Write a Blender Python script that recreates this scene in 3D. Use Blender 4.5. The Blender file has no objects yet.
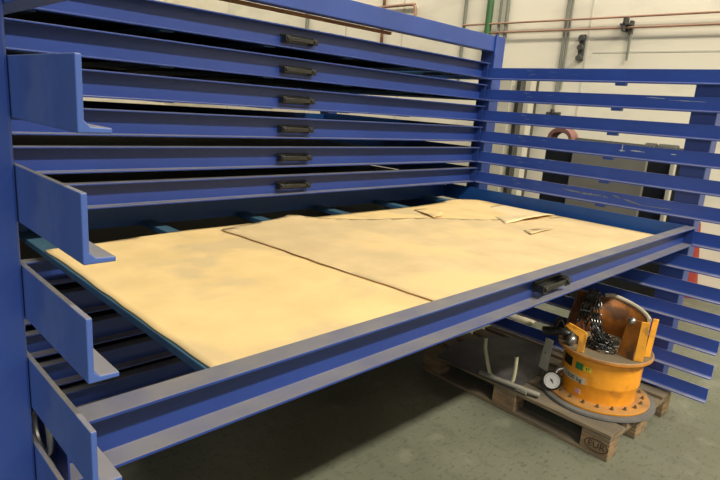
import bpy, bmesh, math, random
from mathutils import Vector, Matrix, noise
random.seed(7)
C = bpy.context.scene.collection
PI = math.pi

# ------------------------------------------------------------------ materials
def mat(name, col, rough=.5, metal=0., var=.0, vscale=6., dust=None, dust_amt=0., bump=0., bscale=40., scratch=0.,
        spots=None, spot_scale=5., spot_amt=.0, spec=.5, stretch=(1, 1, 1)):
    m = bpy.data.materials.new(name); m.use_nodes = True
    nt = m.node_tree; N = nt.nodes; L = nt.links
    b = N['Principled BSDF']; b.inputs['Roughness'].default_value = rough; b.inputs['Metallic'].default_value = metal
    b.inputs['Specular IOR Level'].default_value = spec
    tc = N.new('ShaderNodeTexCoord'); mp = N.new('ShaderNodeMapping'); mp.inputs['Scale'].default_value = stretch
    L.new(tc.outputs['Object'], mp.inputs['Vector'])
    def ramp(src, p0, p1, c0=(0, 0, 0, 1), c1=(1, 1, 1, 1)):
        r = N.new('ShaderNodeValToRGB'); r.color_ramp.elements[0].position = p0; r.color_ramp.elements[1].position = p1
        r.color_ramp.elements[0].color = c0; r.color_ramp.elements[1].color = c1
        L.new(src, r.inputs['Fac']); return r.outputs['Color']
    def nz(scale, detail=4, vec=mp.outputs['Vector']):
        n = N.new('ShaderNodeTexNoise'); n.inputs['Scale'].default_value = scale; n.inputs['Detail'].default_value = detail
        L.new(vec, n.inputs['Vector']); return n.outputs['Fac']
    def mix(fac, a, bb):
        x = N.new('ShaderNodeMix'); x.data_type = 'RGBA'
        if isinstance(fac, (int, float)): x.inputs[0].default_value = fac
        else: L.new(fac, x.inputs[0])
        for i, v in ((6, a), (7, bb)):
            if isinstance(v, tuple): x.inputs[i].default_value = v + ((1,) if len(v) == 3 else ())
            else: L.new(v, x.inputs[i])
        return x.outputs[2]
    def mul(a, v):
        x = N.new('ShaderNodeMath'); x.operation = 'MULTIPLY'; L.new(a, x.inputs[0])
        if isinstance(v, (int, float)): x.inputs[1].default_value = v
        else: L.new(v, x.inputs[1])
        return x.outputs[0]
    c = col
    if var:
        dk = tuple(max(0, k * (1 - var)) for k in col); lt = tuple(min(1, k * (1 + var)) for k in col)
        c = ramp(nz(vscale, 5), .3, .7, dk + (1,), lt + (1,))
    if spots:
        f = ramp(nz(spot_scale, 6), .52, .62)
        c = mix(mul(f, spot_amt), c, spots)
    if scratch:
        mp2 = N.new('ShaderNodeMapping'); mp2.inputs['Scale'].default_value = (1, 5., 60); L.new(tc.outputs['Object'], mp2.inputs['Vector'])
        f1 = ramp(nz(1.6, 6, mp2.outputs['Vector']), .64, .69)
        f2 = ramp(nz(1.3, 2), .5, .62)
        c = mix(mul(mul(f1, f2), scratch), c, (.42, .46, .5))
    if dust:
        g = N.new('ShaderNodeNewGeometry'); s = N.new('ShaderNodeSeparateXYZ'); L.new(g.outputs['Normal'], s.inputs[0])
        f = ramp(s.outputs['Z'], .55, .9); f3 = ramp(nz(9, 5), .2, .75, (.55, .55, .55, 1), (1, 1, 1, 1))
        dm = mul(mul(f, f3), dust_amt)
        c = mix(dm, c, dust)
    if isinstance(c, tuple): b.inputs['Base Color'].default_value = c + (1,)
    else: L.new(c, b.inputs['Base Color'])
    if bump:
        bp = N.new('ShaderNodeBump'); bp.inputs['Strength'].default_value = bump; bp.inputs['Distance'].default_value = .01
        L.new(nz(bscale, 6), bp.inputs['Height']); L.new(bp.outputs['Normal'], b.inputs['Normal'])
    return m

DUST = (.30, .25, .20)
M = {}
M['blue'] = mat('blue_paint', (.026, .062, .27), .42, var=.12, vscale=3, dust=DUST, dust_amt=.9, scratch=.0, bump=.05)
M['rail'] = mat('rail_blue_paint', (.030, .078, .36), .40, var=.14, vscale=4, dust=(.33, .31, .31), dust_amt=.95, scratch=.4, bump=.05)
M['arm'] = mat('arm_blue_paint', (.050, .10, .32), .5, var=.14, vscale=5, spots=(.10, .15, .34), spot_scale=9, spot_amt=.5, dust=(.27, .24, .18), dust_amt=1., bump=.08)
M['front'] = mat('drawer_front_paint', (.016, .043, .215), .40, var=.10, vscale=3, dust=(.215, .20, .185), dust_amt=1., bump=.05)
M['inner'] = mat('inner_blue_paint', (.012, .075, .28), .45, var=.15, vscale=4, dust=(.12, .17, .19), dust_amt=.5, bump=.05)
M['bar'] = mat('teal_bar_paint', (.035, .105, .19), .45, var=.25, vscale=6, dust=(.07, .13, .15), dust_amt=.6, bump=.05)
M['black'] = mat('black_plastic', (.014, .014, .013), .38, var=.3, vscale=20)
M['handle'] = mat('handle_black', (.013, .013, .011), .35, var=.4, vscale=14, dust=(.05, .045, .035), dust_amt=.4)
M['kraft'] = mat('kraft_board', (.79, .575, .27), .85, var=.07, vscale=7, spots=(.60, .46, .26), spot_scale=3.2, spot_amt=.65, bump=.1, bscale=9, spec=.1)
M['kraft2'] = mat('kraft_board_yellow', (.80, .58, .27), .85, var=.07, vscale=8, spots=(.60, .46, .26), spot_scale=3.6, spot_amt=.65, bump=.1, bscale=9, spec=.1)
M['kraft3'] = mat('kraft_board_grey', (.67, .505, .275), .88, var=.08, vscale=7, spots=(.79, .575, .28), spot_scale=2.2, spot_amt=.8, bump=.12, bscale=9, spec=.1)
M['kraft4'] = mat('kraft_scrap', (.78, .60, .34), .88, var=.1, vscale=5, bump=.1, spec=.1)
M['darkfiller'] = mat('gap_filler_dark', (.022, .021, .020), .6, metal=.2, var=.3, vscale=3)  # near-black, stands in for the shade inside the closed drawers
M['scratchgrey'] = mat('bare_scratch_metal', (.16, .20, .22), .5, var=.3, vscale=30)
M['scratchwhite'] = mat('pale_scratch', (.42, .47, .55), .6, var=.2, vscale=30)
M['brown'] = mat('brown_batten', (.28, .13, .05), .7, var=.3, vscale=12, stretch=(.3, 3, 3))
M['wood'] = mat('pallet_wood', (.20, .15, .09), .85, var=.35, vscale=7, stretch=(6, .8, 6), spots=(.10, .075, .055), spot_scale=3, spot_amt=.7, dust=(.13, .115, .09), dust_amt=.75, bump=.3, bscale=20, spec=.2)
M['block'] = mat('pallet_block_wood', (.26, .175, .095), .85, var=.3, vscale=9, stretch=(1, 1, 5), spots=(.12, .08, .05), spot_scale=8, spot_amt=.6, bump=.3, bscale=30, spec=.2)
M['stamp'] = mat('burnt_stamp', (.035, .018, .010), .9)
M['plate'] = mat('grey_plate', (.052, .048, .052), .55, var=.3, vscale=5, spots=(.13, .12, .10), spot_scale=3, spot_amt=.5, bump=.1, metal=.1)
M['orange'] = mat('orange_paint', (.84, .33, .018), .5, var=.14, vscale=9, spots=(.30, .11, .02), spot_scale=7, spot_amt=.5, dust=(.15, .11, .06), dust_amt=.85, bump=.15)
M['orange_dark'] = mat('worn_orange_paint', (.42, .14, .015), .6, var=.4, vscale=9, spots=(.06, .03, .015), spot_scale=6, spot_amt=.8, dust=(.15, .115, .07), dust_amt=1., bump=.2)
M['orange_rim'] = mat('dusty_orange_rim', (.55, .21, .02), .6, var=.2, vscale=9, spots=(.12, .06, .02), spot_scale=8, spot_amt=.5, dust=(.17, .135, .085), dust_amt=1.25, bump=.2)
M['rust'] = mat('rusty_brown', (.10, .035, .015), .7, var=.4, vscale=12, spots=(.30, .11, .02), spot_scale=6, spot_amt=.6)
M['yellow'] = mat('yellow_orange_paint', (.80, .34, .025), .5, var=.12, vscale=12, spots=(.25, .13, .03), spot_scale=14, spot_amt=.6, bump=.1)
M['rubber'] = mat('grey_rubber', (.115, .11, .10), .8, var=.2, vscale=9, bump=.1)
M['steel'] = mat('dull_steel', (.42, .40, .36), .38, metal=.9, var=.2, vscale=20)
M['chain'] = mat('oily_chain_steel', (.09, .086, .082), .30, metal=.9, var=.5, vscale=30)
M['boltsteel'] = mat('dirty_bolt_steel', (.22, .18, .12), .45, metal=.8, var=.5, vscale=20)
M['white'] = mat('white_enamel', (.62, .61, .56), .4, var=.05)
M['greybracket'] = mat('grey_plate_paint', (.19, .18, .15), .55, var=.15, vscale=12)
M['label'] = mat('label_grey', (.50, .44, .32), .5, var=.1, vscale=30)
M['green'] = mat('green_sticker', (.025, .20, .05), .5)
M['tagyellow'] = mat('yellow_sticker', (.75, .58, .04), .5)
M['pink'] = mat('pale_sticker', (.62, .48, .52), .5)
M['red'] = mat('red_print', (.45, .05, .06), .5)
M['cream'] = mat('cream_tube', (.50, .46, .31), .45, var=.15, vscale=10)
M['wall'] = mat('painted_wall', (.84, .77, .61), .8, var=.05, vscale=1.2, spots=(.55, .50, .41), spot_scale=2.2, spot_amt=.25, bump=.06, bscale=14, spec=.15, stretch=(1, .6, 1.6))
M['wallmark'] = mat('wall_joint', (.62, .57, .46), .85)
M['copper'] = mat('painted_copper_pipe', (.40, .22, .14), .5, var=.2, vscale=2)
M['conduit'] = mat('grey_conduit', (.20, .20, .155), .5, var=.15, vscale=4)
M['greenpipe'] = mat('green_pipe_paint', (.045, .13, .04), .5, var=.1)
M['darkgrey'] = mat('dark_grey_metal', (.06, .058, .05), .5, var=.25, vscale=4)
M['midgrey'] = mat('grey_metal', (.22, .205, .165), .55, var=.15, vscale=2.5)
M['creammetal'] = mat('cream_metal', (.55, .51, .40), .55, var=.08)
M['pinkdisc'] = mat('faded_red_paint', (.24, .11, .09), .6, var=.2, vscale=8)
M['cone'] = mat('red_cone', (.26, .03, .02), .5, var=.15)
M['olive'] = mat('dark_olive_metal', (.025, .025, .016), .5, var=.3, vscale=9)
M['sack'] = mat('pale_sacking', (.42, .38, .27), .9, var=.15, vscale=14, bump=.3)

def floor_mat():
    m = bpy.data.materials.new('worn_concrete'); m.use_nodes = True; nt = m.node_tree; N = nt.nodes; L = nt.links
    b = N['Principled BSDF']
    tc = N.new('ShaderNodeTexCoord')
    def nz(scale, det, st=(1, 1, 1), rough=.5):
        mp = N.new('ShaderNodeMapping'); mp.inputs['Scale'].default_value = st; L.new(tc.outputs['Object'], mp.inputs['Vector'])
        n = N.new('ShaderNodeTexNoise'); n.inputs['Scale'].default_value = scale; n.inputs['Detail'].default_value = det; n.inputs['Roughness'].default_value = rough
        L.new(mp.outputs['Vector'], n.inputs['Vector']); return n.outputs['Fac']
    def ramp(s, a, bb, c0, c1):
        r = N.new('ShaderNodeValToRGB'); r.color_ramp.elements[0].position = a; r.color_ramp.elements[1].position = bb
        r.color_ramp.elements[0].color = c0 + (1,); r.color_ramp.elements[1].color = c1 + (1,); L.new(s, r.inputs[0]); return r.outputs[0]
    def mix(f, a, c, amt=1.):
        x = N.new('ShaderNodeMix'); x.data_type = 'RGBA'
        mu = N.new('ShaderNodeMath'); mu.operation = 'MULTIPLY'; L.new(f, mu.inputs[0]); mu.inputs[1].default_value = amt
        L.new(mu.outputs[0], x.inputs[0])
        if isinstance(a, tuple): x.inputs[6].default_value = a + (1,)
        else: L.new(a, x.inputs[6])
        x.inputs[7].default_value = c + (1,); return x.outputs[2]
    c = ramp(nz(1.3, 6), .3, .7, (.105, .11, .076), (.175, .178, .128))
    W_, K_ = (1, 1, 1), (0, 0, 0)
    c = mix(ramp(nz(26, 5, (1, 2.2, 1), .6), .57, .62, K_, W_), c, (.06, .064, .048), .5)
    c = mix(ramp(nz(9, 7, (1.6, .8, 1), .65), .56, .66, K_, W_), c, (.10, .105, .078), .6)
    c = mix(ramp(nz(5, 6), .60, .70, K_, W_), c, (.28, .275, .21), .3)
    L.new(c, b.inputs['Base Color'])
    L.new(ramp(nz(3, 5), .3, .7, (.38, .38, .38), (.62, .62, .62)), b.inputs['Roughness'])
    b.inputs['Specular IOR Level'].default_value = .35
    bp = N.new('ShaderNodeBump'); bp.inputs['Strength'].default_value = .15; bp.inputs['Distance'].default_value = .01
    L.new(nz(60, 6), bp.inputs['Height']); L.new(bp.outputs[0], b.inputs['Normal'])
    return m
M['floor'] = floor_mat()

# ------------------------------------------------------------------ geometry helpers
def box(bm, x0, x1, y0, y1, z0, z1, mtx=None):
    v = [bm.verts.new(Vector((x, y, z)) if mtx is None else mtx @ Vector((x, y, z))) for x in (x0, x1) for y in (y0, y1) for z in (z0, z1)]
    for f in ((0, 1, 3, 2), (4, 6, 7, 5), (0, 4, 5, 1), (2, 3, 7, 6), (0, 2, 6, 4), (1, 5, 7, 3)):
        bm.faces.new([v[i] for i in f])
def prism(bm, prof, axis, a, b):
    """closed 2-D profile extruded along an axis; prof holds the two other coordinates in order"""
    def P(u, v, t):
        return Vector((t, u, v)) if axis == 'x' else (Vector((u, t, v)) if axis == 'y' else Vector((u, v, t)))
    A = [bm.verts.new(P(u, v, a)) for u, v in prof]; B = [bm.verts.new(P(u, v, b)) for u, v in prof]
    n = len(prof)
    for i in range(n):
        j = (i + 1) % n; bm.faces.new((A[i], A[j], B[j], B[i]))
    bm.faces.new(A[::-1]); bm.faces.new(B)
def tube(bm, pts, r, seg=12, closed=False, cap=True):
    pts = [Vector(p) for p in pts]; n = len(pts); rings = []
    up = None
    for i, p in enumerate(pts):
        if closed: t = (pts[(i + 1) % n] - pts[i - 1]).normalized()
        else: t = (pts[min(i + 1, n - 1)] - pts[max(i - 1, 0)]).normalized()
        if up is None:
            up = t.orthogonal().normalized()
        up = (up - t * up.dot(t)).normalized(); s = t.cross(up)
        rr = r[i] if isinstance(r, (list, tuple)) else r
        rings.append([bm.verts.new(p + (up * math.cos(2 * PI * k / seg) + s * math.sin(2 * PI * k / seg)) * rr) for k in range(seg)])
    m = n if closed else n - 1
    for i in range(m):
        a, b = rings[i], rings[(i + 1) % n]
        for k in range(seg):
            bm.faces.new((a[k], a[(k + 1) % seg], b[(k + 1) % seg], b[k]))
    if cap and not closed:
        bm.faces.new(rings[0][::-1]); bm.faces.new(rings[-1])
def lathe(bm, prof, cx, cy, seg=64):
    """prof: (r, z) list; r == 0 closes on the axis"""
    rings = []
    for r, z in prof:
        if r <= 1e-6: rings.append([bm.verts.new((cx, cy, z))])
        else: rings.append([bm.verts.new((cx + r * math.cos(2 * PI * k / seg), cy + r * math.sin(2 * PI * k / seg), z)) for k in range(seg)])
    for a, b in zip(rings, rings[1:]):
        for k in range(seg):
            k2 = (k + 1) % seg
            if len(a) == 1: bm.faces.new((a[0], b[k2], b[k]))
            elif len(b) == 1: bm.faces.new((a[k], a[k2], b[0]))
            else: bm.faces.new((a[k], a[k2], b[k2], b[k]))
def disc_along(bm, c, d, r, h, seg=24):
    d = Vector(d).normalized(); c = Vector(c)
    tube(bm, [c, c + d * h], r, seg)
def smooth_path(pts, n=6):
    pts = [Vector(p) for p in pts]; out = []
    for i in range(len(pts) - 1):
        p0 = pts[max(i - 1, 0)]; p1 = pts[i]; p2 = pts[i + 1]; p3 = pts[min(i + 2, len(pts) - 1)]
        for k in range(n):
            t = k / n
            out.append(.5 * ((2 * p1) + (p2 - p0) * t + (2 * p0 - 5 * p1 + 4 * p2 - p3) * t * t + (3 * p1 - p0 - 3 * p2 + p3) * t ** 3))
    out.append(pts[-1]); return out
def obj(name, bm, m, parent=None, bevel=0., smooth=False, label=None, origin=None):
    bmesh.ops.recalc_face_normals(bm, faces=bm.faces)
    if origin is not None: bmesh.ops.translate(bm, verts=bm.verts, vec=-Vector(origin))
    me = bpy.data.meshes.new(name); bm.to_mesh(me); bm.free()
    me.materials.append(m)
    if smooth:
        for p in me.polygons: p.use_smooth = True
        me.set_sharp_from_angle(angle=math.radians(40))
    o = bpy.data.objects.new(name, me); C.objects.link(o)
    if origin is not None: o.location = origin
    if parent is not None: o.parent = parent
    if bevel:
        b = o.modifiers.new('bevel', 'BEVEL'); b.width = bevel; b.segments = 2; b.limit_method = 'ANGLE'
    if label: o['label'] = label
    return o
def nb(): return bmesh.new()
def boxes(name, L, m, parent=None, bevel=.002, label=None):
    bm = nb()
    for b in L: box(bm, *b)
    return obj(name, bm, m, parent, bevel, label=label)
def thing(name, label, cat, loc=(0, 0, 0), group=None):
    o = bpy.data.objects.new(name, None); C.objects.link(o); o.location = loc; o.empty_display_size = .05
    return tag(o, label, cat, group)
def tag(o, label, cat, group=None):
    o['label'] = label; o['category'] = cat
    if group: o['group'] = group
    return o
def struct(o): o['kind'] = 'structure'; return o

# ------------------------------------------------------------------ measurements (metres)
W = 3.2                      # clear width between the guide rails
PITCH = .1398; ZR1 = 1.916; HR = .0786; YE = -1.619; YB = 1.76
DTO = .0273; DH = .0993; FL = .0536
NR = 13
def zr(k): return ZR1 - (k - 1) * PITCH

# ------------------------------------------------------------------ setting
bm = nb(); box(bm, -9, 6.2, -11, 11, -.1, 0); struct(obj('floor', bm, M['floor']))
bm = nb(); box(bm, 6.2, 6.4, -11, 11, -.1, 7); struct(obj('wall_right', bm, M['wall']))
bm = nb(); box(bm, -9, 6.4, 11, 11.2, -.1, 7); struct(obj('wall_back', bm, M['wall']))
for y in (.78, 3.55, 5.7, 4.75, 8.2):
    bm = nb(); box(bm, 6.195, 6.2, y - .012, y + .012, 0, 5.5); struct(obj('trim_1', bm, M['wallmark']))
for z in (2.36, 2.10, 2.50):
    bm = nb(); box(bm, 6.1965, 6.2, -6, .7, z - .008, z + .008); struct(obj('trim_2', bm, M['wallmark']))

# ------------------------------------------------------------------ the storage rack
rack = thing('sheet_storage_rack', 'big blue steel sheet storage rack with stacked drawers and long guide rails', 'storage rack', (W / 2, .8, 0))
def rk(o):   # parent to the rack keeping world place
    o.parent = rack; o.matrix_parent_inverse = Matrix.Translation(-Vector(rack.location)); return o
TOP = 2.124
for x0, x1 in ((-.11, -.001), (W + .008, W + .118)):
    rk(boxes('front_post', [(x0, x1, 0.0, .11, 0, TOP)], M['blue'], bevel=.004))
    rk(boxes('back_post', [(x0, x1, 1.66, 1.77, 0, 1.93)], M['blue'], bevel=.004))
    rk(boxes('support_post', [(x0, x1, -1.38, -1.255, 0.008, 1.90)], M['blue'], bevel=.004))
    rk(boxes('foot_plate', [(x0 - .03, x1 + (.03 if x0 > 0 else 0), -1.41, -1.225, 0, .008)], M['blue'], bevel=.001))
    rk(boxes('side_beam', [(x0 + .01, x1 - .01, .11, 1.66, .0, .07)], M['blue'], bevel=.004))
rk(boxes('top_beam', [(0, W, .0, .06, 2.020, TOP - .005)], M['blue'], bevel=.004))
rk(boxes('beam_end_plate', [(W - .012, W, -.012, 0, 2.0, TOP + .003)], M['rail'], bevel=.001))
rk(boxes('rear_beam', [(0, W, 1.71, 1.77, 1.82, 1.92)], M['blue'], bevel=.004))
rk(boxes('base_beam', [(0, W, .02, .10, .0, .09)], M['blue'], bevel=.004))

def rail_mesh(side):
    bm = nb(); f = .035; t = .007
    if side < 0: prof = [(0, 0), (0, -HR), (f, -HR), (f, -HR + .006), (t + .006, -HR + .007), (t, -HR + .013), (t, 0)]
    else: prof = [(0, 0), (0, -HR), (-f, -HR), (-f, -HR + .006), (-t - .006, -HR + .007), (-t, -HR + .013), (-t, 0)]
    prism(bm, prof, 'y', YE, YB)
    return bm
protoL = protoR = None
for k in range(1, NR + 1):
    for side in (-1, 1):
        x = 0 if side < 0 else W + .007
        proto = protoL if side < 0 else protoR
        if proto is None:
            o = obj('guide_rail', rail_mesh(side), M['arm'] if side < 0 else M['rail'], bevel=.0015)
            s0 = -1 if side > 0 else 1
            bm = nb(); box(bm, min(s0 * .004, s0 * .034), max(s0 * .004, s0 * .034), -.905, -.845, -HR - .016, -HR)
            s = obj('rail_stopper', bm, M['blue'], o, bevel=.002)
            if side < 0: protoL = o
            else: protoR = o
        else:
            o = proto.copy(); C.objects.link(o)
            for ch in proto.children:
                c = ch.copy(); C.objects.link(c); c.parent = o
        o.location = (x, 0, zr(k)); rk(o)
        if k == 7 and side < 0:
            bm = nb(); tube(bm, [(.018, -1.350 + .040 * math.cos(2 * PI * i / 36), .006 + .040 * math.sin(2 * PI * i / 36)) for i in range(36)], .0045, 8, closed=True)
            obj('guide_ring', bm, M['steel'], o, smooth=True, label='shiny steel ring')
rk(boxes('batten', [(.3, 2.247, .062, .085, 2.004, 2.019)], M['brown'], bevel=.001, label='thin brown wooden batten'))

# bare metal scratches on two right-hand rails (flat chips in the paint)
def scratch(k, marks, m, lab):
    rail = [o for o in rack.children if o.name.startswith('guide_rail') and abs(o.location.z - zr(k)) < .001 and o.location.x > 1][0]
    rn = random.Random(k)
    for (y, z, L_, w, sl) in marks:
        bm = nb(); n = 9; up = []; dn = []
        for i in range(n):
            t = i / (n - 1); yy = y - L_ * t; zz = z + sl * t
            h = w * (.25 + .75 * math.sin(PI * min(1, max(0, t)))) * rn.uniform(.5, 1.2)
            up.append(bm.verts.new((-.0074, yy, zz + h))); dn.append(bm.verts.new((-.0074, yy, zz - h * rn.uniform(.4, 1))))
        bm.faces.new(up + dn[::-1])
        obj('paint_scratch', bm, m, rail, label=lab)
scratch(6, [(-.62, -.028, .13, .006, -.006), (-.72, -.036, .16, .007, .004), (-.86, -.030, .05, .005, -.01), (-.93, -.018, .05, .006, -.012), (-.99, -.030, .12, .005, -.022), (-1.10, -.050, .16, .004, .004)], M['scratchgrey'], 'grey-green bare scratches in the blue paint')
scratch(4, [(-.92, -.036, .035, .007, .0), (-.935, -.018, .006, .020, .0), (-.985, -.030, .08, .005, -.002), (-1.20, -.028, .03, .004, .0)], M['scratchwhite'], 'pale chipped marks in the blue paint')
scratch(2, [(-1.02, -.012, .10, .0025, -.004), (-1.14, -.022, .18, .002, -.003)], M['scratchwhite'], 'thin pale scratch')

# drawers --------------------------------------------------------------
X0, X1 = .036, 3.166
BACKY = 1.66
def channel_x(bm, y_tip, y_web, z0, z1, xa, xb, t=.006):
    s = 1 if y_web > y_tip else -1
    prism(bm, [(y_tip, z0), (y_tip, z0 + t), (y_web - s * t, z0 + t), (y_web - s * t, z1 - t), (y_tip, z1 - t), (y_tip, z1), (y_web, z1), (y_web, z0)], 'x', xa, xb)
def drawer_body():
    bm = nb()
    channel_x(bm, 0, FL, 0, DH, X0, X1)
    box(bm, X0, X0 + .004, .004, FL, .006, DH - .006); box(bm, X1 - .016, X1 - .012, .004, FL - .006, .006, DH - .006)
    bmb = bm
    return bmb
def handle_bm():
    bm = nb(); hx = 1.572
    z0, z1 = .026, .064
    box(bm, hx - .098, hx + .098, .042, FL - .006, z0, z1)
    for s in (-1, 1):
        cx = hx + s * .082
        box(bm, cx - .016, cx + .016, .004, .043, z0 + .004, z1 - .006)
        tube(bm, [(cx, -.002, (z0 + z1) / 2), (cx, .005, (z0 + z1) / 2)], .010, 14)
    box(bm, hx - .08, hx + .08, .006, .014, z1 - .030, z1 - .010)
    return bm
def build_drawer():
    d = obj('drawer', drawer_body(), M['front'], bevel=.0012)
    for xa, xb in ((X0, X0 + .007), (X1 - .007, X1)):
        boxes('side_plate', [(xa, xb, FL, BACKY, 0, DH)], M['inner'], d, bevel=.001)
    bm = nb(); box(bm, X0 + .007, X1 - .007, BACKY, BACKY + .007, 0, DH - .012); box(bm, X0 + .007, X1 - .007, BACKY + .007, BACKY + .04, 0, .006)
    obj('back_plate', bm, M['inner'], d, bevel=.001)
    for i in range(6):
        x = .378 + i * .505
        bm = nb(); box(bm, x, x + .06, FL, BACKY, -.004, .018)
        obj('crossbar', bm, M['bar'], d, bevel=.002)
    obj('handle', handle_bm(), M['handle'], d, bevel=.003, smooth=True, label='black pull handle')
    return d
dproto = build_drawer()
for k in range(1, NR):          # the lowest rail pair stays empty
    if k == 1: d = dproto
    else:
        d = dproto.copy(); C.objects.link(d)
        for ch in dproto.children:
            c = ch.copy(); C.objects.link(c); c.parent = d
    y = -1.4077 if k == 7 else 0.0
    d.location = (0, y, zr(k) + DTO - DH); rk(d)
    if k == 7:
        d['label'] = 'drawer pulled fully out'
        for ch in d.children:
            if ch.name.startswith('handle'): ch.location.x = .05
ZD7 = zr(7) + DTO - DH          # bottom of the pulled drawer
ZS = ZD7 + .0185                 # its deck (top of crossbars)

# ------------------------------------------------------------------ sheets in the pulled drawer
def sheet(name, outline, z, m, amp, label, cat, group=None, th=.004, lift=None, rag=.003, seed=0):
    """outline: closed list of (x,y); triangulated fine grid clipped to it"""
    pts = []
    n = len(outline)
    for i in range(n):
        a = Vector(outline[i]).to_3d(); b = Vector(outline[(i + 1) % n]).to_3d(); Ln = (b - a).length
        s = max(1, int(Ln / .03)); nrm = Vector((-(b - a).y, (b - a).x, 0)).normalized()
        for j in range(s):
            t = j / s; p = a.lerp(b, t)
            if j: p += nrm * rag * noise.noise(Vector((p.x * 9, p.y * 9, seed + i))) * 2
            pts.append(p)
    bm = nb(); vs = [bm.verts.new((p.x, p.y, 0)) for p in pts]; bm.faces.new(vs)
    xs = [p.x for p in pts]; ys = [p.y for p in pts]
    step = .045
    x = math.floor(min(xs) / step) * step
    while x < max(xs):
        bmesh.ops.bisect_plane(bm, geom=bm.verts[:] + bm.edges[:] + bm.faces[:], plane_co=(x, 0, 0), plane_no=(1, 0, 0)); x += step
    y = math.floor(min(ys) / step) * step
    while y < max(ys):
        bmesh.ops.bisect_plane(bm, geom=bm.verts[:] + bm.edges[:] + bm.faces[:], plane_co=(0, y, 0), plane_no=(0, 1, 0)); y += step
    for v in bm.verts:
        p = v.co
        h = amp * (noise.noise(Vector((p.x * 1.7 + seed, p.y * 2.3, seed))) + .6) + amp * .35 * noise.noise(Vector((p.x * 6, p.y * 6, seed)))
        v.co.z = max(0, h)
        if lift: v.co.z += lift(p.x, p.y)
    bmesh.ops.translate(bm, verts=bm.verts, vec=(0, 0, z))
    o = obj(name, bm, m, smooth=True)
    s = o.modifiers.new('solid', 'SOLIDIFY'); s.thickness = th; s.offset = 1
    tag(o, label, cat, group); return o
def bump2(cx, cy, r, h):
    return lambda x, y: h * math.exp(-((x - cx) ** 2 + (y - cy) ** 2) / (r * r))
FY = -1.335
sheet('board', [(.385, FY), (1.95, FY), (1.95, -.06), (1.40, -.03), (.97, -.02), (.75, -.045), (.53, -.085), (.385, -.09)], ZS, M['kraft'], .0015,
      'pale brown board at the left end of the pulled-out drawer', 'board', th=.005, lift=lambda x, y: .0)
def lb(x, y): return bump2(2.9, -.05, .2, .012)(x, y)
sheet('board', [(1.50, FY), (3.105, FY), (3.10, -.30), (3.09, -.10), (2.98, -.05), (2.80, -.04), (2.45, -.06), (2.0, -.055), (1.55, -.05)], ZS + .0055, M['kraft2'], .0005,
      'yellow-brown board at the right end of the pulled-out drawer, back corner bent up', 'board', lift=lb, seed=3)
def lc(x, y): return bump2(1.54, .0, .08, .010)(x, y)
sheet('board', [(1.155, FY), (3.07, FY), (3.08, -.70), (2.75, -.64), (2.45, -.50), (2.2, -.33), (1.9, -.24), (1.72, -.14), (1.575, -.015), (1.52, .0), (1.30, -.05), (1.085, -.10)], ZS + .0103, M['kraft3'], .0008,
      'greyish cardboard sheet lying on top in the middle of the drawer, long wavy left edge', 'cardboard sheet', lift=lc, seed=9, rag=.006, th=.002)
def ld(x, y): return .016 * math.exp(-((y + .66) / .07) ** 2) * max(0, math.sin(PI * min(1, max(0, (x - 2.50) / .62)))) + .0005 - .005 * min(1, max(0, (y + .62) / .12)) * min(1, max(0, (2.98 - x) / .15))
sheet('cardboard_scrap', [(2.50, -.66), (2.76, -.67), (3.05, -.665), (3.07, -.50), (3.07, -.28), (2.86, -.30), (2.84, -.37), (2.70, -.44)], ZS + .0132, M['kraft4'], .0006,
      'torn grey-brown scrap of cardboard with lifted edge near the drawer right side', 'cardboard scrap', lift=ld, seed=5, rag=.004, th=.001)
def le(x, y): return .007 * math.exp(-((x - 2.27) / .03) ** 2)
sheet('cardboard_scrap', [(2.24, -.37), (2.34, -.35), (2.46, -.26), (2.42, -.15), (2.33, -.15)], ZS + .0132, M['kraft2'], .0004,
      'small yellow flap of cardboard with a dark slit, near the back edge', 'cardboard scrap', lift=le, seed=6, rag=.003, th=.001)
def lf(x, y): return .007 * math.exp(-((y + .885) / .03) ** 2)
sheet('cardboard_scrap', [(2.37, -.885), (2.62, -.875), (2.56, -.82), (2.44, -.80)], ZS + .0132, M['kraft3'], .0004,
      'small torn sliver of cardboard, nearest scrap to the front beam', 'cardboard scrap', lift=lf, seed=8, rag=.003, th=.001)
# sheet in the top drawer, its edge above the front
sheet('board', [(.62, .068), (2.55, .068), (2.55, 1.4), (.62, 1.4)], zr(1) + DTO + .001 - .0, M['brown'], .000,
      'thin dark brown sheet lying in the topmost drawer under the top beam', 'board', th=.004, rag=.001).location.z = 0

# dark sheets added to black out the shaded insides of the closed drawers
ORD = {1: 'topmost', 2: 'second', 3: 'third', 4: 'fourth', 5: 'fifth', 6: 'sixth', 8: 'first closed', 9: 'second closed', 10: 'third closed', 11: 'fourth closed', 12: 'lowest closed'}
first = None
for k, wd in ORD.items():
    if first is None:
        bm = nb(); box(bm, .30, 2.86, .07, 1.64, 0, .012); o = first = obj('dark_filler_sheet', bm, M['darkfiller'], bevel=.001)
    else: o = first.copy(); C.objects.link(o)
    o.location = (0, 0, zr(k) + DTO - DH + .0185)
    tag(o, 'added dark sheet blacking out the %s drawer %s' % (wd, 'from the top of the rack' if k < 7 else 'below the pulled-out drawer'), 'sheet', 'dark sheets added to black out the closed drawers')

# ------------------------------------------------------------------ pallet
def E(x, y):   # pallet frame to world
    a = math.radians(-1.9); return Vector((2.442 + x * math.cos(a) - y * math.sin(a), -1.413 + x * math.sin(a) + y * math.cos(a), 0))
pal = thing('wooden_pallet', 'worn wooden pallet with stamped corner block under the pulled-out drawer', 'pallet', E(0, 0)); pal.rotation_euler.z = math.radians(-1.9 - 0)
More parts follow.
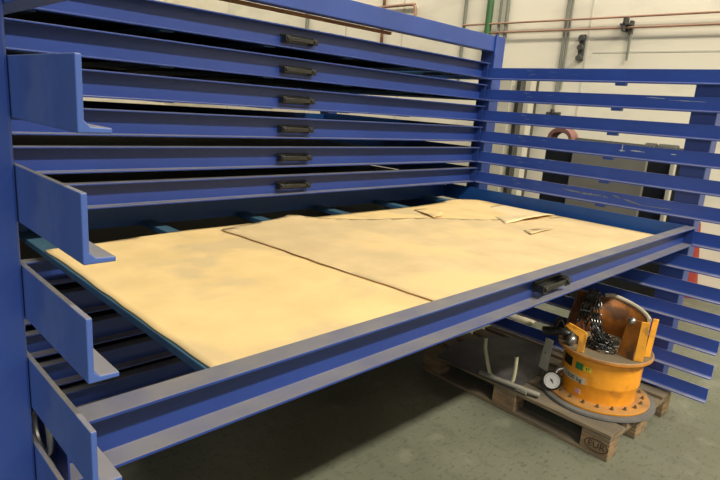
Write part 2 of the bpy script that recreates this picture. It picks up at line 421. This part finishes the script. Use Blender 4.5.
# x: 0..0.8 across, y: 0..1.2 along
def pbox(name, L, m, bev=.003, lab=None): return boxes(name, L, m, pal, bev, lab)
for xa, w in ((0, .145), (.1875, .1), (.3275, .145), (.5125, .1), (.655, .145)):
    pbox('deck_board', [(xa, xa + w, 0, 1.2, .122, .144)], M['wood'])
for ya in (0, .5275, 1.055):
    pbox('cross_board', [(0, .8, ya, ya + .145, .100, .122)], M['wood'])
for xa, w in ((0, .1), (.3275, .145), (.7, .1)):
    pbox('bottom_board', [(xa, xa + w, 0, 1.2, 0, .022)], M['wood'])
    for ya in (0, .5275, 1.055):
        pbox('block', [(xa, xa + w, ya, ya + .145, .022, .100)], M['block'])
def text_mesh(body, size, align='CENTER'):
    cu = bpy.data.curves.new('lettering', 'FONT'); cu.body = body; cu.size = size; cu.align_x = align; cu.align_y = 'CENTER'; cu.extrude = .0006
    o = bpy.data.objects.new('lettering', cu); C.objects.link(o)
    bpy.context.view_layer.update()
    me = bpy.data.meshes.new_from_object(o.evaluated_get(bpy.context.evaluated_depsgraph_get()))
    bpy.data.objects.remove(o); bpy.data.curves.remove(cu)
    return me
def text_obj(name, body, size, fn, m, parent, label=None, sx=1.):
    me = text_mesh(body, size)
    for v in me.vertices: v.co = fn(v.co.x * sx, v.co.y, v.co.z)
    me.materials.clear(); me.materials.append(m); me.name = name
    o = bpy.data.objects.new(name, me); C.objects.link(o); o.parent = parent
    if label: o['label'] = label
    return o
st = text_obj('stamp', 'EUR', .044, lambda u, v, w: Vector((-.0008 - w, .062 - u, .061 + v)), M['stamp'], pal, 'burnt oval EUR mark', 1.1)
bm = nb(); bm.from_mesh(st.data)
tube(bm, [(-.001, .062 + .058 * math.cos(2 * PI * i / 40), .061 + .031 * math.sin(2 * PI * i / 40)) for i in range(40)], .0022, 6, closed=True)
bm.to_mesh(st.data); bm.free()

# dark flat plate on the pallet
bm = nb()
vs = [(2.50, -.98), (2.43, -.60), (2.44, -.36), (2.62, -.28), (3.00, -.32), (3.12, -.58), (3.16, -.80), (2.62, -.84)]
vs = [(2.455, -.88), (2.452, -.34), (2.70, -.28), (3.02, -.34), (3.13, -.50), (3.15, -.74), (2.90, -.84)]
A = [bm.verts.new((x, y, .1445)) for x, y in vs]; B = [bm.verts.new((x, y, .1505)) for x, y in vs]
for i in range(len(vs)):
    j = (i + 1) % len(vs); bm.faces.new((A[i], A[j], B[j], B[i]))
bm.faces.new(A[::-1]); bm.faces.new(B)
tag(obj('steel_plate', bm, M['plate'], bevel=.002), 'dark grey flat plate lying on the pallet behind the two cream tubes', 'plate')

# ------------------------------------------------------------------ vacuum lifter
cx, cy = 2.805, -1.18
PZ = .144
lift = thing('vacuum_lifter', 'orange round vacuum lifting head with gauge and chains standing on the pallet', 'vacuum lifter', (cx, cy, PZ))
def lf_(name, bm, m, **kw):
    bmesh.ops.translate(bm, verts=bm.verts, vec=(-cx, -cy, -PZ)); return obj(name, bm, m, lift, **kw)
VD = Vector((.945, .326, 0)); RT = Vector((.326, -.945, 0))
def LP(a, b, z): return Vector((cx, cy, z)) + RT * a - VD * b     # a: right in photo, b: towards camera
bm = nb(); lathe(bm, [(0, PZ), (.292, PZ), (.297, PZ + .006), (.294, PZ + .016), (.275, PZ + .020), (0, PZ + .020)], cx, cy, 80)
lf_('rubber_seal', bm, M['rubber'], smooth=True)
bm = nb(); lathe(bm, [(0, PZ + .020), (.262, PZ + .020), (.265, PZ + .024), (.265, PZ + .032), (.258, PZ + .036), (0, PZ + .036)], cx, cy, 80)
lf_('base_flange', bm, M['orange'], smooth=True)
zt = .428
bm = nb(); lathe(bm, [(.0, PZ + .036), (.190, PZ + .036), (.192, .255), (.200, .266), (.201, .275), (.203, zt), (0, zt)], cx, cy, 80)
lf_('drum', bm, M['orange'], smooth=True)
bm = nb(); lathe(bm, [(.203, zt - .012), (.236, zt - .008), (.242, zt - .002), (.242, zt + .010), (.236, zt + .015), (.222, zt + .012), (.0, zt + .012)], cx, cy, 80)
lf_('top_rim', bm, M['orange_rim'], smooth=True)
ZT = zt + .013
for i in range(20):
    a = 2 * PI * (i + .3) / 20; px, py = cx + .227 * math.cos(a), cy + .227 * math.sin(a)
    bm = nb(); tube(bm, [(px, py, PZ + .036), (px, py, PZ + .042)], .009, 6); tube(bm, [(px, py, PZ + .042), (px, py, PZ + .052)], .006, 8)
    lf_('bolt', bm, M['boltsteel'], smooth=False)
def plate_lp(bm, pts, n, th):
    """polygon given in (a,b,z), thickened along n (a,b)"""
    nv = RT * n[0] - VD * n[1]; nv = nv.normalized() * th
    A = [bm.verts.new(LP(*p)) for p in pts]; B = [bm.verts.new(LP(*p) + nv) for p in pts]; k = len(pts)
    for i in range(k):
        j = (i + 1) % k; bm.faces.new((A[i], A[j], B[j], B[i]))
    bm.faces.new(A[::-1]); bm.faces.new(B)
# back shell : part cylinder open to the camera side
bm = nb(); rows = []
for i in range(25):
    t = i / 24; ang = math.radians(-8 + 176 * t)
    a, b = -.205 * math.cos(ang) , -.190 * math.sin(ang)
    a = -.19 * math.cos(math.radians(20 + 150 * t)) ; b = -.19 * math.sin(math.radians(20 + 150 * t))
    h = .215 - .05 * abs(t - .45) * 2 + .01
    rows.append((a, b, h))
for s, e in zip(rows, rows[1:]):
    q = []
    for (a, b, h), z in ((s, ZT), (e, ZT), (e, ZT + e[2]), (s, ZT + s[2])): q.append(bm.verts.new(LP(a, b, z)))
    bm.faces.new(q)
bmesh.ops.remove_doubles(bm, verts=bm.verts, dist=.0005)
o = lf_('back_shell', bm, M['orange_dark'], smooth=True)
s = o.modifiers.new('s', 'SOLIDIFY'); s.thickness = .008; s.offset = 0
bm = nb(); tube(bm, [LP(a * 1.01, b * 1.01, ZT + h + .004) for a, b, h in rows[9:]], .012, 8)
lf_('shell_edge', bm, M['label'], smooth=True, label='grey worn edge strip along the shell top')
# left rusty bracket
bm = nb(); plate_lp(bm, [(-.215, .03, ZT), (-.10, .10, ZT), (-.115, .03, ZT + .10), (-.10, -.03, ZT + .262), (-.175, -.06, ZT + .262)], (.4, .9), .012)
plate_lp(bm, [(-.215, .03, ZT), (-.205, -.09, ZT), (-.17, -.10, ZT + .25), (-.175, -.06, ZT + .262)], (-1, .1), .010)
lf_('side_bracket', bm, M['rust'], bevel=.002, label='dark rusty bracket')
# right bracket
bm = nb(); plate_lp(bm, [(.065, .085, ZT), (.140, .135, ZT), (.146, .12, ZT + .208), (.088, .07, ZT + .203)], (-.2, 1), .008)
lf_('side_bracket', bm, M['orange_dark'], bevel=.002)
bm = nb(); plate_lp(bm, [(.143, .13, ZT), (.185, .125, ZT), (.187, .12, ZT + .213), (.147, .125, ZT + .210)], (0, 1), .010)
lf_('bracket_plate', bm, M['yellow'], bevel=.002, label='bright yellow-orange upright plate')
bm = nb(); plate_lp(bm, [(.190, .04, ZT), (.220, .02, ZT), (.228, .01, ZT + .205), (.200, .03, ZT + .21)], (0, 1), .012)
lf_('bracket_plate', bm, M['yellow'], bevel=.002)
bm = nb(); bmesh.ops.create_uvsphere(bm, u_segments=16, v_segments=10, radius=.020, matrix=Matrix.Translation(LP(.105, .10, ZT + .195)))
lf_('pin_head', bm, M['steel'], smooth=True)
# front hook : upright strip with an arm to the left
bm = nb(); plate_lp(bm, [(-.128, .185, ZT), (-.092, .185, ZT), (-.088, .185, ZT + .105), (-.105, .185, ZT + .118), (-.185, .165, ZT + .140), (-.205, .16, ZT + .118), (-.150, .175, ZT + .090), (-.128, .185, ZT + .08)], (0, 1), .012)
lf_('front_hook', bm, M['yellow'], bevel=.003, label='bright yellow bent hook plate')
bm = nb(); bmesh.ops.create_uvsphere(bm, u_segments=16, v_segments=10, radius=.028, matrix=Matrix.Translation(LP(-.165, .12, ZT + .028)))
tube(bm, [LP(-.165, .12, ZT), LP(-.165, .12, ZT + .075)], .014, 12)
lf_('valve', bm, M['steel'], smooth=True)
# black hose and lever at left
bm = nb(); tube(bm, smooth_path([LP(-.15, .06, ZT + .02), LP(-.20, .07, ZT + .045), LP(-.25, .06, ZT + .040), LP(-.30, .05, ZT + .025), LP(-.325, .05, ZT + .02)], 5), [.02] * 10 + [.024] * 11, 12)
tube(bm, smooth_path([LP(-.20, .0, ZT + .02), LP(-.24, -.02, ZT + .08), LP(-.26, .0, ZT + .05), LP(-.25, .03, ZT + .0)], 5), .018, 12)
lf_('hose', bm, M['black'], smooth=True, label='black rubber hose stub')
# hanging grey plate on the left
bm = nb(); plate_lp(bm, [(-.315, .07, .255), (-.262, .09, .245), (-.255, .08, ZT - .015), (-.300, .06, ZT - .01)], (-.1, 1), .006)
lf_('side_tag', bm, M['greybracket'], bevel=.002, label='grey hanging plate with a round hole')
bm = nb(); p = LP(-.282, .078, .345); disc_along(bm, p, -VD, .011, .0015)
lf_('tag_hole', bm, M['black'])
bm = nb(); tube(bm, smooth_path([LP(-.17, .08, .29), LP(-.21, .09, .27), LP(-.222, .125, .235)], 5), .012, 10)
lf_('gauge_stem', bm, M['steel'], smooth=True)
# gauge
gc = LP(-.226, .140, .222); gd = (Vector((-.2, -2.23, 1.6)) - gc).normalized(); gd = (gd + Vector((0, 0, .0)) + RT * -.25).normalized()
bm = nb(); tube(bm, [gc - gd * .022, gc + gd * .006], .050, 32); g = lf_('gauge', bm, M['black'], bevel=.003, smooth=True, label='round pressure gauge, black case')
bm = nb(); tube(bm, [gc + gd * .006, gc + gd * .0075], .043, 32); bmesh.ops.translate(bm, verts=bm.verts, vec=(-cx, -cy, -PZ)); obj('dial', bm, M['white'], g, label='white dial')
gu = gd.cross(Vector((0, 0, 1))).normalized() * -1; gv = gd.cross(gu).normalized()
if gv.z < 0: gv = -gv
gr = gv.cross(gd).normalized()
bm = nb()
tube(bm, [gc + gd * .0085 - (gr * .010 - gv * .008), gc + gd * .0085 + (gr * .012 - gv * .012)], .0025, 6)
tube(bm, [gc + gd * .0082, gc + gd * .0092], .006, 12)
for i in range(28):
    a = math.radians(-225 + i * 10); d_ = gr * math.cos(a) * 1 + gv * -math.sin(a)
    tube(bm, [gc + gd * .0078 + d_ * .033, gc + gd * .0078 + d_ * (.039)], .0008, 4)
bmesh.ops.translate(bm, verts=bm.verts, vec=(-cx, -cy, -PZ)); obj('needle', bm, M['black'], g, label='black needle and scale marks')
# stickers bent around the drum
def cylpatch(name, a0, a1, z0, z1, r, m, lab=None, slope=0., parent=None):
    bm = nb(); n = 12; prev = None
    for i in range(n + 1):
        t = i / n; a = math.radians(a0 + (a1 - a0) * t); dz = slope * t
        q = [bm.verts.new((cx + rr * math.cos(a), cy + rr * math.sin(a), z + dz)) for rr, z in ((r, z0), (r, z1), (r + .002, z1), (r + .002, z0))]
        if prev:
            for k in range(4): bm.faces.new((prev[k], prev[(k + 1) % 4], q[(k + 1) % 4], q[k]))
        else: bm.faces.new(q)
        prev = q
    bm.faces.new(prev[::-1])
    return lf_(name, bm, m, label=lab)
def cyltext(name, body, size, ac, zc, r, m, parent, sx=1., lab=None):
    return text_obj(name, body, size, lambda u, v, w: Vector(((r + w) * math.cos(math.radians(ac) + u / r), (r + w) * math.sin(math.radians(ac) + u / r), zc + v - PZ)), m, parent, lab, sx)
pl = cylpatch('rating_plate', 136, 182, .268, .302, .2025, M['label'], 'grey plate reading 1500 kg')
cyltext('lettering', '1500 kg', .031, 161, .285, .2055, M['black'], pl, 1.15)
cylpatch('inspection_window', 134, 155, .335, .385, .2025, M['black'], 'small dark window')
cylpatch('sticker', 163, 175, .340, .376, .2035, M['green'], 'green sticker')
tg = cylpatch('sticker', 176.5, 188, .344, .370, .2035, M['tagyellow'], 'yellow sticker marked 47')
cyltext('lettering', '47', .022, 182.3, .357, .2065, M['black'], tg, 1.1)
pk = cylpatch('sticker', 167, 175.5, .203, .228, .193, M['pink'], 'small pale square sticker with a round red and blue mark')
bm = nb(); a = math.radians(171.2); c0 = Vector((cx + .196 * math.cos(a), cy + .196 * math.sin(a), .2155)); rd = Vector((math.cos(a), math.sin(a), 0)); td = Vector((-math.sin(a), math.cos(a), 0))
tube(bm, [c0 + (td * math.cos(2 * PI * i / 20) + Vector((0, 0, 1)) * math.sin(2 * PI * i / 20)) * .0085 for i in range(20)], .0014, 6, closed=True)
bmesh.ops.translate(bm, verts=bm.verts, vec=(-cx, -cy, -PZ)); obj('printed_ring', bm, M['red'], pk, label='round red mark')

# chains ---------------------------------------------------------------
def link(bm, c, R_, L_=.022, w=.010, r=.0032):
    pts = []
    for i in range(16):
        a = 2 * PI * i / 16; x = math.cos(a) * w; y = math.sin(a) * w + (L_ - w) * (1 if math.sin(a) > 1e-3 else (-1 if math.sin(a) < -1e-3 else 0))
        pts.append(c + R_ @ Vector((x, y, 0)))
    tube(bm, pts, r, 6, closed=True)
def chain_along(bm, path, L_=.022, w=.010, r=.0032):
    path = smooth_path(path, 10); acc = 0; tgt = 0; n = 0
    for a, b in zip(path, path[1:]):
        seg = (b - a).length
        while acc + seg >= tgt:
            t = (tgt - acc) / seg if seg else 0; p = a.lerp(b, t); d = (b - a).normalized()
            q = d.to_track_quat('Y', 'Z').to_matrix() @ Matrix.Rotation(PI / 2 * (n % 2) + .3, 3, 'Y')
            link(bm, p, q, L_, w, r); n += 1; tgt += 1.55 * L_
        acc += seg
def chain_obj(name, paths, label, m, **kw):
    bm = nb()
    for p in paths: chain_along(bm, p, **kw)
    return tag(obj(name, bm, m, smooth=True), label, 'chain', 'lifting chains on the orange vacuum lifter')
pile = []
rng = random.Random(4)
p0 = []
for i in range(34):
    a = rng.uniform(0, 2 * PI); rr = rng.uniform(.0, .085)
    p0.append(LP(-.01 + rr * math.cos(a) * 1.1, .03 + rr * math.sin(a), ZT + .012 + (.085 - rr) * rng.uniform(.1, .9)))
chain_obj('chain', [p0], 'heap of oily steel chain in the middle of the orange lifter', M['chain'], L_=.021, w=.010, r=.0036)
strands = []
for i in range(4):
    o_ = i * .014
    strands.append([LP(-.155 + o_, .02, ZT + .10), LP(-.140 + o_, .035, ZT + .20), LP(-.125 + o_, .02, ZT + .268), LP(-.115 + o_, -.005, ZT + .272), LP(-.095 + o_, .05, ZT + .17), LP(-.070 + o_, .08, ZT + .09), LP(-.04 + o_, .07, ZT + .035)])
chain_obj('chain', strands, 'dark chain hung over the rusty left bracket of the orange lifter', M['chain'], L_=.022, w=.011, r=.0042)
chain_obj('chain', [[LP(-.06, .09, ZT + .12), LP(-.02, .10, ZT + .075), LP(.03, .10, ZT + .045), LP(.07, .09, ZT + .015)], [LP(-.05, .11, ZT + .03), LP(.0, .13, ZT + .02), LP(.05, .12, ZT + .012)]],
          'short steel chain sloping down towards the right bracket of the lifter', M['chain'], L_=.020, w=.009, r=.003)

# ------------------------------------------------------------------ cream bent tubes
def tubes():
    SH = .0
    t = thing('tube_handle', 'pair of upright cream steel tubes with black ends bent from a lying handle', 'tube handle', (2.46, -.85 + .055, .1505))
    def T(name, pts, r, m, label=None, n=6):
        bm = nb(); tube(bm, smooth_path(pts, n), r, 12); bmesh.ops.translate(bm, verts=bm.verts, vec=(-2.46, .85 + SH, -.1505)); obj(name, bm, m, t, smooth=True, label=label)
    r = .0105
    T('upright_tube', [(2.475, -.905, .336), (2.478, -.905, .27), (2.482, -.900, .200), (2.485, -.885, .172), (2.478, -.84, .163), (2.47, -.76, .163)], r, M['cream'])
    T('tube_end', [(2.475, -.905, .336), (2.475, -.905, .342)], .0085, M['black'], 'black open tube end', 1)
    T('upright_tube', [(2.478, -.700, .372), (2.478, -.705, .31), (2.480, -.725, .245), (2.478, -.745, .195), (2.474, -.765, .168), (2.47, -.81, .163)], r, M['cream'])
    T('tube_end', [(2.478, -.700, .372), (2.478, -.700, .378)], .0085, M['black'], 'black open tube end', 1)
    T('lying_bar', [(2.46, -.70, .164), (2.465, -.84, .166), (2.47, -.98, .170), (2.49, -1.06, .166)], .014, M['midgrey'])
    bm = nb(); box(bm, 2.455, 2.50, -1.00, -.93, .151, .172); bmesh.ops.translate(bm, verts=bm.verts, vec=(-2.46, .85 + SH, -.1505)); obj('clamp', bm, M['midgrey'], t, bevel=.004)
tubes()

# ------------------------------------------------------------------ wall services
def wpipe(name, pts, r, m, label, cat, group=None, n=1):
    bm = nb(); tube(bm, [Vector(p) for p in pts] if n == 1 else smooth_path(pts, n), r, 12)
    return tag(obj(name, bm, m, smooth=True), label, cat, group)
WX = 6.2
wpipe('copper_pipe', [(WX - .06, -6, 2.69), (WX - .06, 2.46, 2.712)], .011, M['copper'], 'upper reddish horizontal pipe along the cream wall', 'pipe')
wpipe('copper_pipe', [(WX - .06, -6, 2.572), (WX - .06, 2.02, 2.606)], .011, M['copper'], 'lower reddish horizontal pipe along the cream wall', 'pipe')
wpipe('wall_pipe', [(WX - .045, 2.08, 2.2), (WX - .045, 2.08, 5.4)], .042, M['greenpipe'], 'thick green vertical pipe behind the rack corner', 'pipe')
wpipe('wall_pipe', [(WX - .03, 2.46, 2.0), (WX - .03, 2.46, 5.4)], .022, M['conduit'], 'grey vertical conduit left of the green pipe', 'pipe')
wpipe('wall_pipe', [(WX - .03, 1.93, 2.55), (WX - .03, 1.96, 5.4)], .016, M['conduit'], 'thin grey conduit directly right of the green pipe', 'pipe')
wpipe('wall_pipe', [(WX - .03, 1.83, 2.55), (WX - .03, 1.86, 5.4)], .024, M['conduit'], 'grey-green vertical pipe, second right of the green pipe', 'pipe')
wpipe('wall_pipe', [(WX - .02, 1.06, 1.68), (WX - .02, 1.06, 5.4)], .014, M['conduit'], 'left one of two close vertical conduits above the water tap', 'pipe')
wpipe('wall_pipe', [(WX - .02, 1.01, 1.95), (WX - .02, 1.01, 5.4)], .014, M['conduit'], 'right one of two close vertical conduits above the water tap', 'pipe')
tp = thing('water_tap', 'small dark tap at the foot of the twin conduits on the wall', 'tap', (WX - .03, 1.04, 1.675))
bm = nb(); tube(bm, [(0, .02, .05), (0, .02, -.03)], .024, 12); tube(bm, [(0, .09, .0), (0, -.08, .005)], .020, 12); obj('tap_body', bm, M['darkgrey'], tp, smooth=True)
bm = nb(); tube(bm, [(-.05, .0, .0), (-.05, .0, .01)], .03, 12); tube(bm, [(0, 0, 0), (-.05, 0, .005)], .01, 8); obj('tap_knob', bm, M['black'], tp, smooth=True)
vb = thing('wall_bracket', 'rusty dark wall fixture below the reddish pipes beside the twin conduits', 'bracket', (WX - .0, .83, 2.41))
bm = nb(); box(bm, -.03, 0, -.03, .03, -.14, .14); obj('back_bar', bm, M['darkgrey'], vb, bevel=.004)
for z in (-.11, 0, .10):
    bm = nb(); tube(bm, [(-.01, 0, z), (-.07, 0, z)], .035, 12); obj('fixture_knob', bm, M['darkgrey'], vb, bevel=.004, smooth=True)
pb = thing('pipe_bracket', 'dark clamp holding both reddish pipes with a rod below', 'bracket', (WX, .34, 2.63))
bm = nb(); box(bm, -.09, 0, .02, .05, -.07, .07); box(bm, -.09, -.02, -.03, .08, -.01, .01); obj('clamp', bm, M['darkgrey'], pb, bevel=.003)
bm = nb(); box(bm, -.05, 0, -.04, -.005, -.09, .04); obj('clamp_block', bm, M['darkgrey'], pb, bevel=.004)
bm = nb(); tube(bm, [(-.03, -.03, -.05), (-.03, -.03, -.36)], .013, 10); obj('rod', bm, M['conduit'], pb, smooth=True)
wpipe('bent_pipe', [(WX - .05, 4.6, 3.03), (WX - .05, 3.45, 3.03), (WX - .05, 3.33, 3.01), (WX - .05, 3.30, 2.93), (WX - .05, 3.30, 2.75)], .02, M['copper'], 'bent brown pipe seen above the top beam', 'pipe', n=4)
wpipe('wall_pipe', [(WX - .03, 3.93, 2.3), (WX - .03, 3.93, 3.6)], .022, M['rust'], 'short brown vertical pipe crossing the bent pipe', 'pipe')
wpipe('wall_pipe', [(WX - .03, 5.70, 2.3), (WX - .03, 5.70, 5.0)], .030, M['conduit'], 'dark vertical conduit seen in the gap above the top drawer handles', 'pipe')

# tall cabinet behind the rails
cb = thing('tall_cabinet', 'tall cream and dark grey steel cabinet beside the rack corner post', 'cabinet', (5.9, 1.40, 0))
def cbx(n, y0, y1, m, x0=-.0, z1=2.12): 
    bm = nb(); box(bm, x0, .17, y0, y1, 0, z1); obj(n, bm, m, cb, bevel=.005)
cbx('side_upright', .085, .26, M['creammetal'])
cbx('side_upright', -.17, -.10, M['creammetal'])
cbx('centre_panel', -.085, .0, M['midgrey'], .06)
cbx('back_panel', -.18, .15, M['darkgrey'], .12)

# plate rolling machine between the rails and the wall
mc = thing('plate_rolling_machine', 'grey workshop rolling machine with dark horizontal roller behind the guide rails', 'machine', (4.6, -.35, 0))
def mb(n, L, m, bev=.006, lab=None): boxes(n, L, m, mc, bev, lab)
bm = nb(); tube(bm, [(.10, .42, 1.435), (.10, -.62, 1.425)], .035, 20); obj('roller', bm, M['olive'], mc, smooth=True)
bm = nb(); tube(bm, [(.10, -.20, 1.430), (.10, -.28, 1.430)], .052, 20); tube(bm, [(.10, -.30, 1.430), (.10, -.44, 1.430)], .052, 20); tube(bm, [(.10, -.50, 1.430), (.10, -.58, 1.430)], .052, 20)
obj('roller_collar', bm, M['darkgrey'], mc, bevel=.004, smooth=True)
bm = nb(); prof = []
for i in range(17):
    a = PI * i / 16; prof.append((.50 + .115 * math.cos(a), 1.445 + .10 * math.sin(a)))
for i in range(17):
    a = PI * (16 - i) / 16; prof.append((.50 + .085 * math.cos(a), 1.445 + .06 * math.sin(a)))
prism(bm, prof, 'x', .0, .14); obj('end_guard', bm, M['pinkdisc'], mc, bevel=.003, smooth=True, label='faded red arched guard')
mb('end_housing', [(.02, .5, .36, .62, 0, 1.43)], M['black'])
mb('front_panel', [(0, .04, -.26, .36, .62, 1.37)], M['midgrey'])
mb('machine_body', [(.04, .5, -.50, .34, .10, 1.36)], M['black'])
mb('upright', [(.0, .06, -.47, -.435, .8, 1.36)], M['creammetal'])
mb('end_housing', [(.06, .5, -.59, -.50, 0, 1.36)], M['rust'], lab='rust-brown end of the machine')
mb('machine_foot', [(.1, .45, -.30, .2, 0, .10)], M['darkgrey'])

# red cone
bm = nb(); lathe(bm, [(0, 0), (.15, 0), (.15, .03), (.115, .035), (.026, .72), (.02, .74), (0, .74)], 0, 0, 32)
bmesh.ops.translate(bm, verts=bm.verts, vec=(6.0, -.715, 0))
tag(obj('traffic_cone', bm, M['cone'], smooth=True), 'red cone-shaped marker standing by the wall behind the support post', 'cone')
# pale sack lump on the floor
bm = nb(); bmesh.ops.create_icosphere(bm, subdivisions=3, radius=1)
for v in bm.verts:
    n_ = 1 + .15 * noise.noise(v.co * 1.8); v.co = Vector((v.co.x * .10 * n_, v.co.y * .13 * n_, max(0, .05 + v.co.z * .055 * n_)))
    v.co += Vector((3.78, -.15, 0))
tag(obj('sack', bm, M['sack'], smooth=True), 'small pale lumpy sack on the floor beyond the pallet', 'sack')

# ------------------------------------------------------------------ light
w = bpy.data.worlds.new('hall'); bpy.context.scene.world = w; w.use_nodes = True
w.node_tree.nodes['Background'].inputs[0].default_value = (1.0, .95, .86, 1); w.node_tree.nodes['Background'].inputs[1].default_value = .03
def area(name, loc, sx, sy, power, col, rot=(0, 0, 0)):
    l = bpy.data.lights.new(name, 'AREA'); l.shape = 'RECTANGLE'; l.size = sx; l.size_y = sy; l.energy = power; l.color = col
    o = bpy.data.objects.new(name, l); C.objects.link(o); o.location = loc; o.rotation_euler = rot; return o
WARM = (1, .94, .80); COOL = (.93, .96, 1)
area('lamp_row', (1.5, -9.0, 10.3), 9, .6, 3300, WARM)
area('left_fill', (-8.5, -6.0, 6.0), 5, 6, 430, COOL, (0, math.radians(-65), 0))  # added fill from the left, brightens arms and rails; no real opening there
area('wall_fill', (3.9, 3.0, 6.3), .4, 15, 420, WARM, (0, math.radians(-58), 0))  # unseen fill light, added only to brighten the right wall

# ------------------------------------------------------------------ camera
cam = bpy.data.cameras.new('camera'); co = bpy.data.objects.new('camera', cam); C.objects.link(co)
co.location = (-.2049, -2.2344, 1.6053); co.rotation_euler = (1.338, -.071, -.7738)
cam.sensor_width = 36; cam.lens = 566.1417 * 36 / 720; cam.clip_start = .05
sc = bpy.context.scene; sc.camera = co
sc.view_settings.view_transform = 'Standard'; sc.view_settings.look = 'None'; sc.view_settings.gamma = 1; sc.view_settings.exposure = -.06
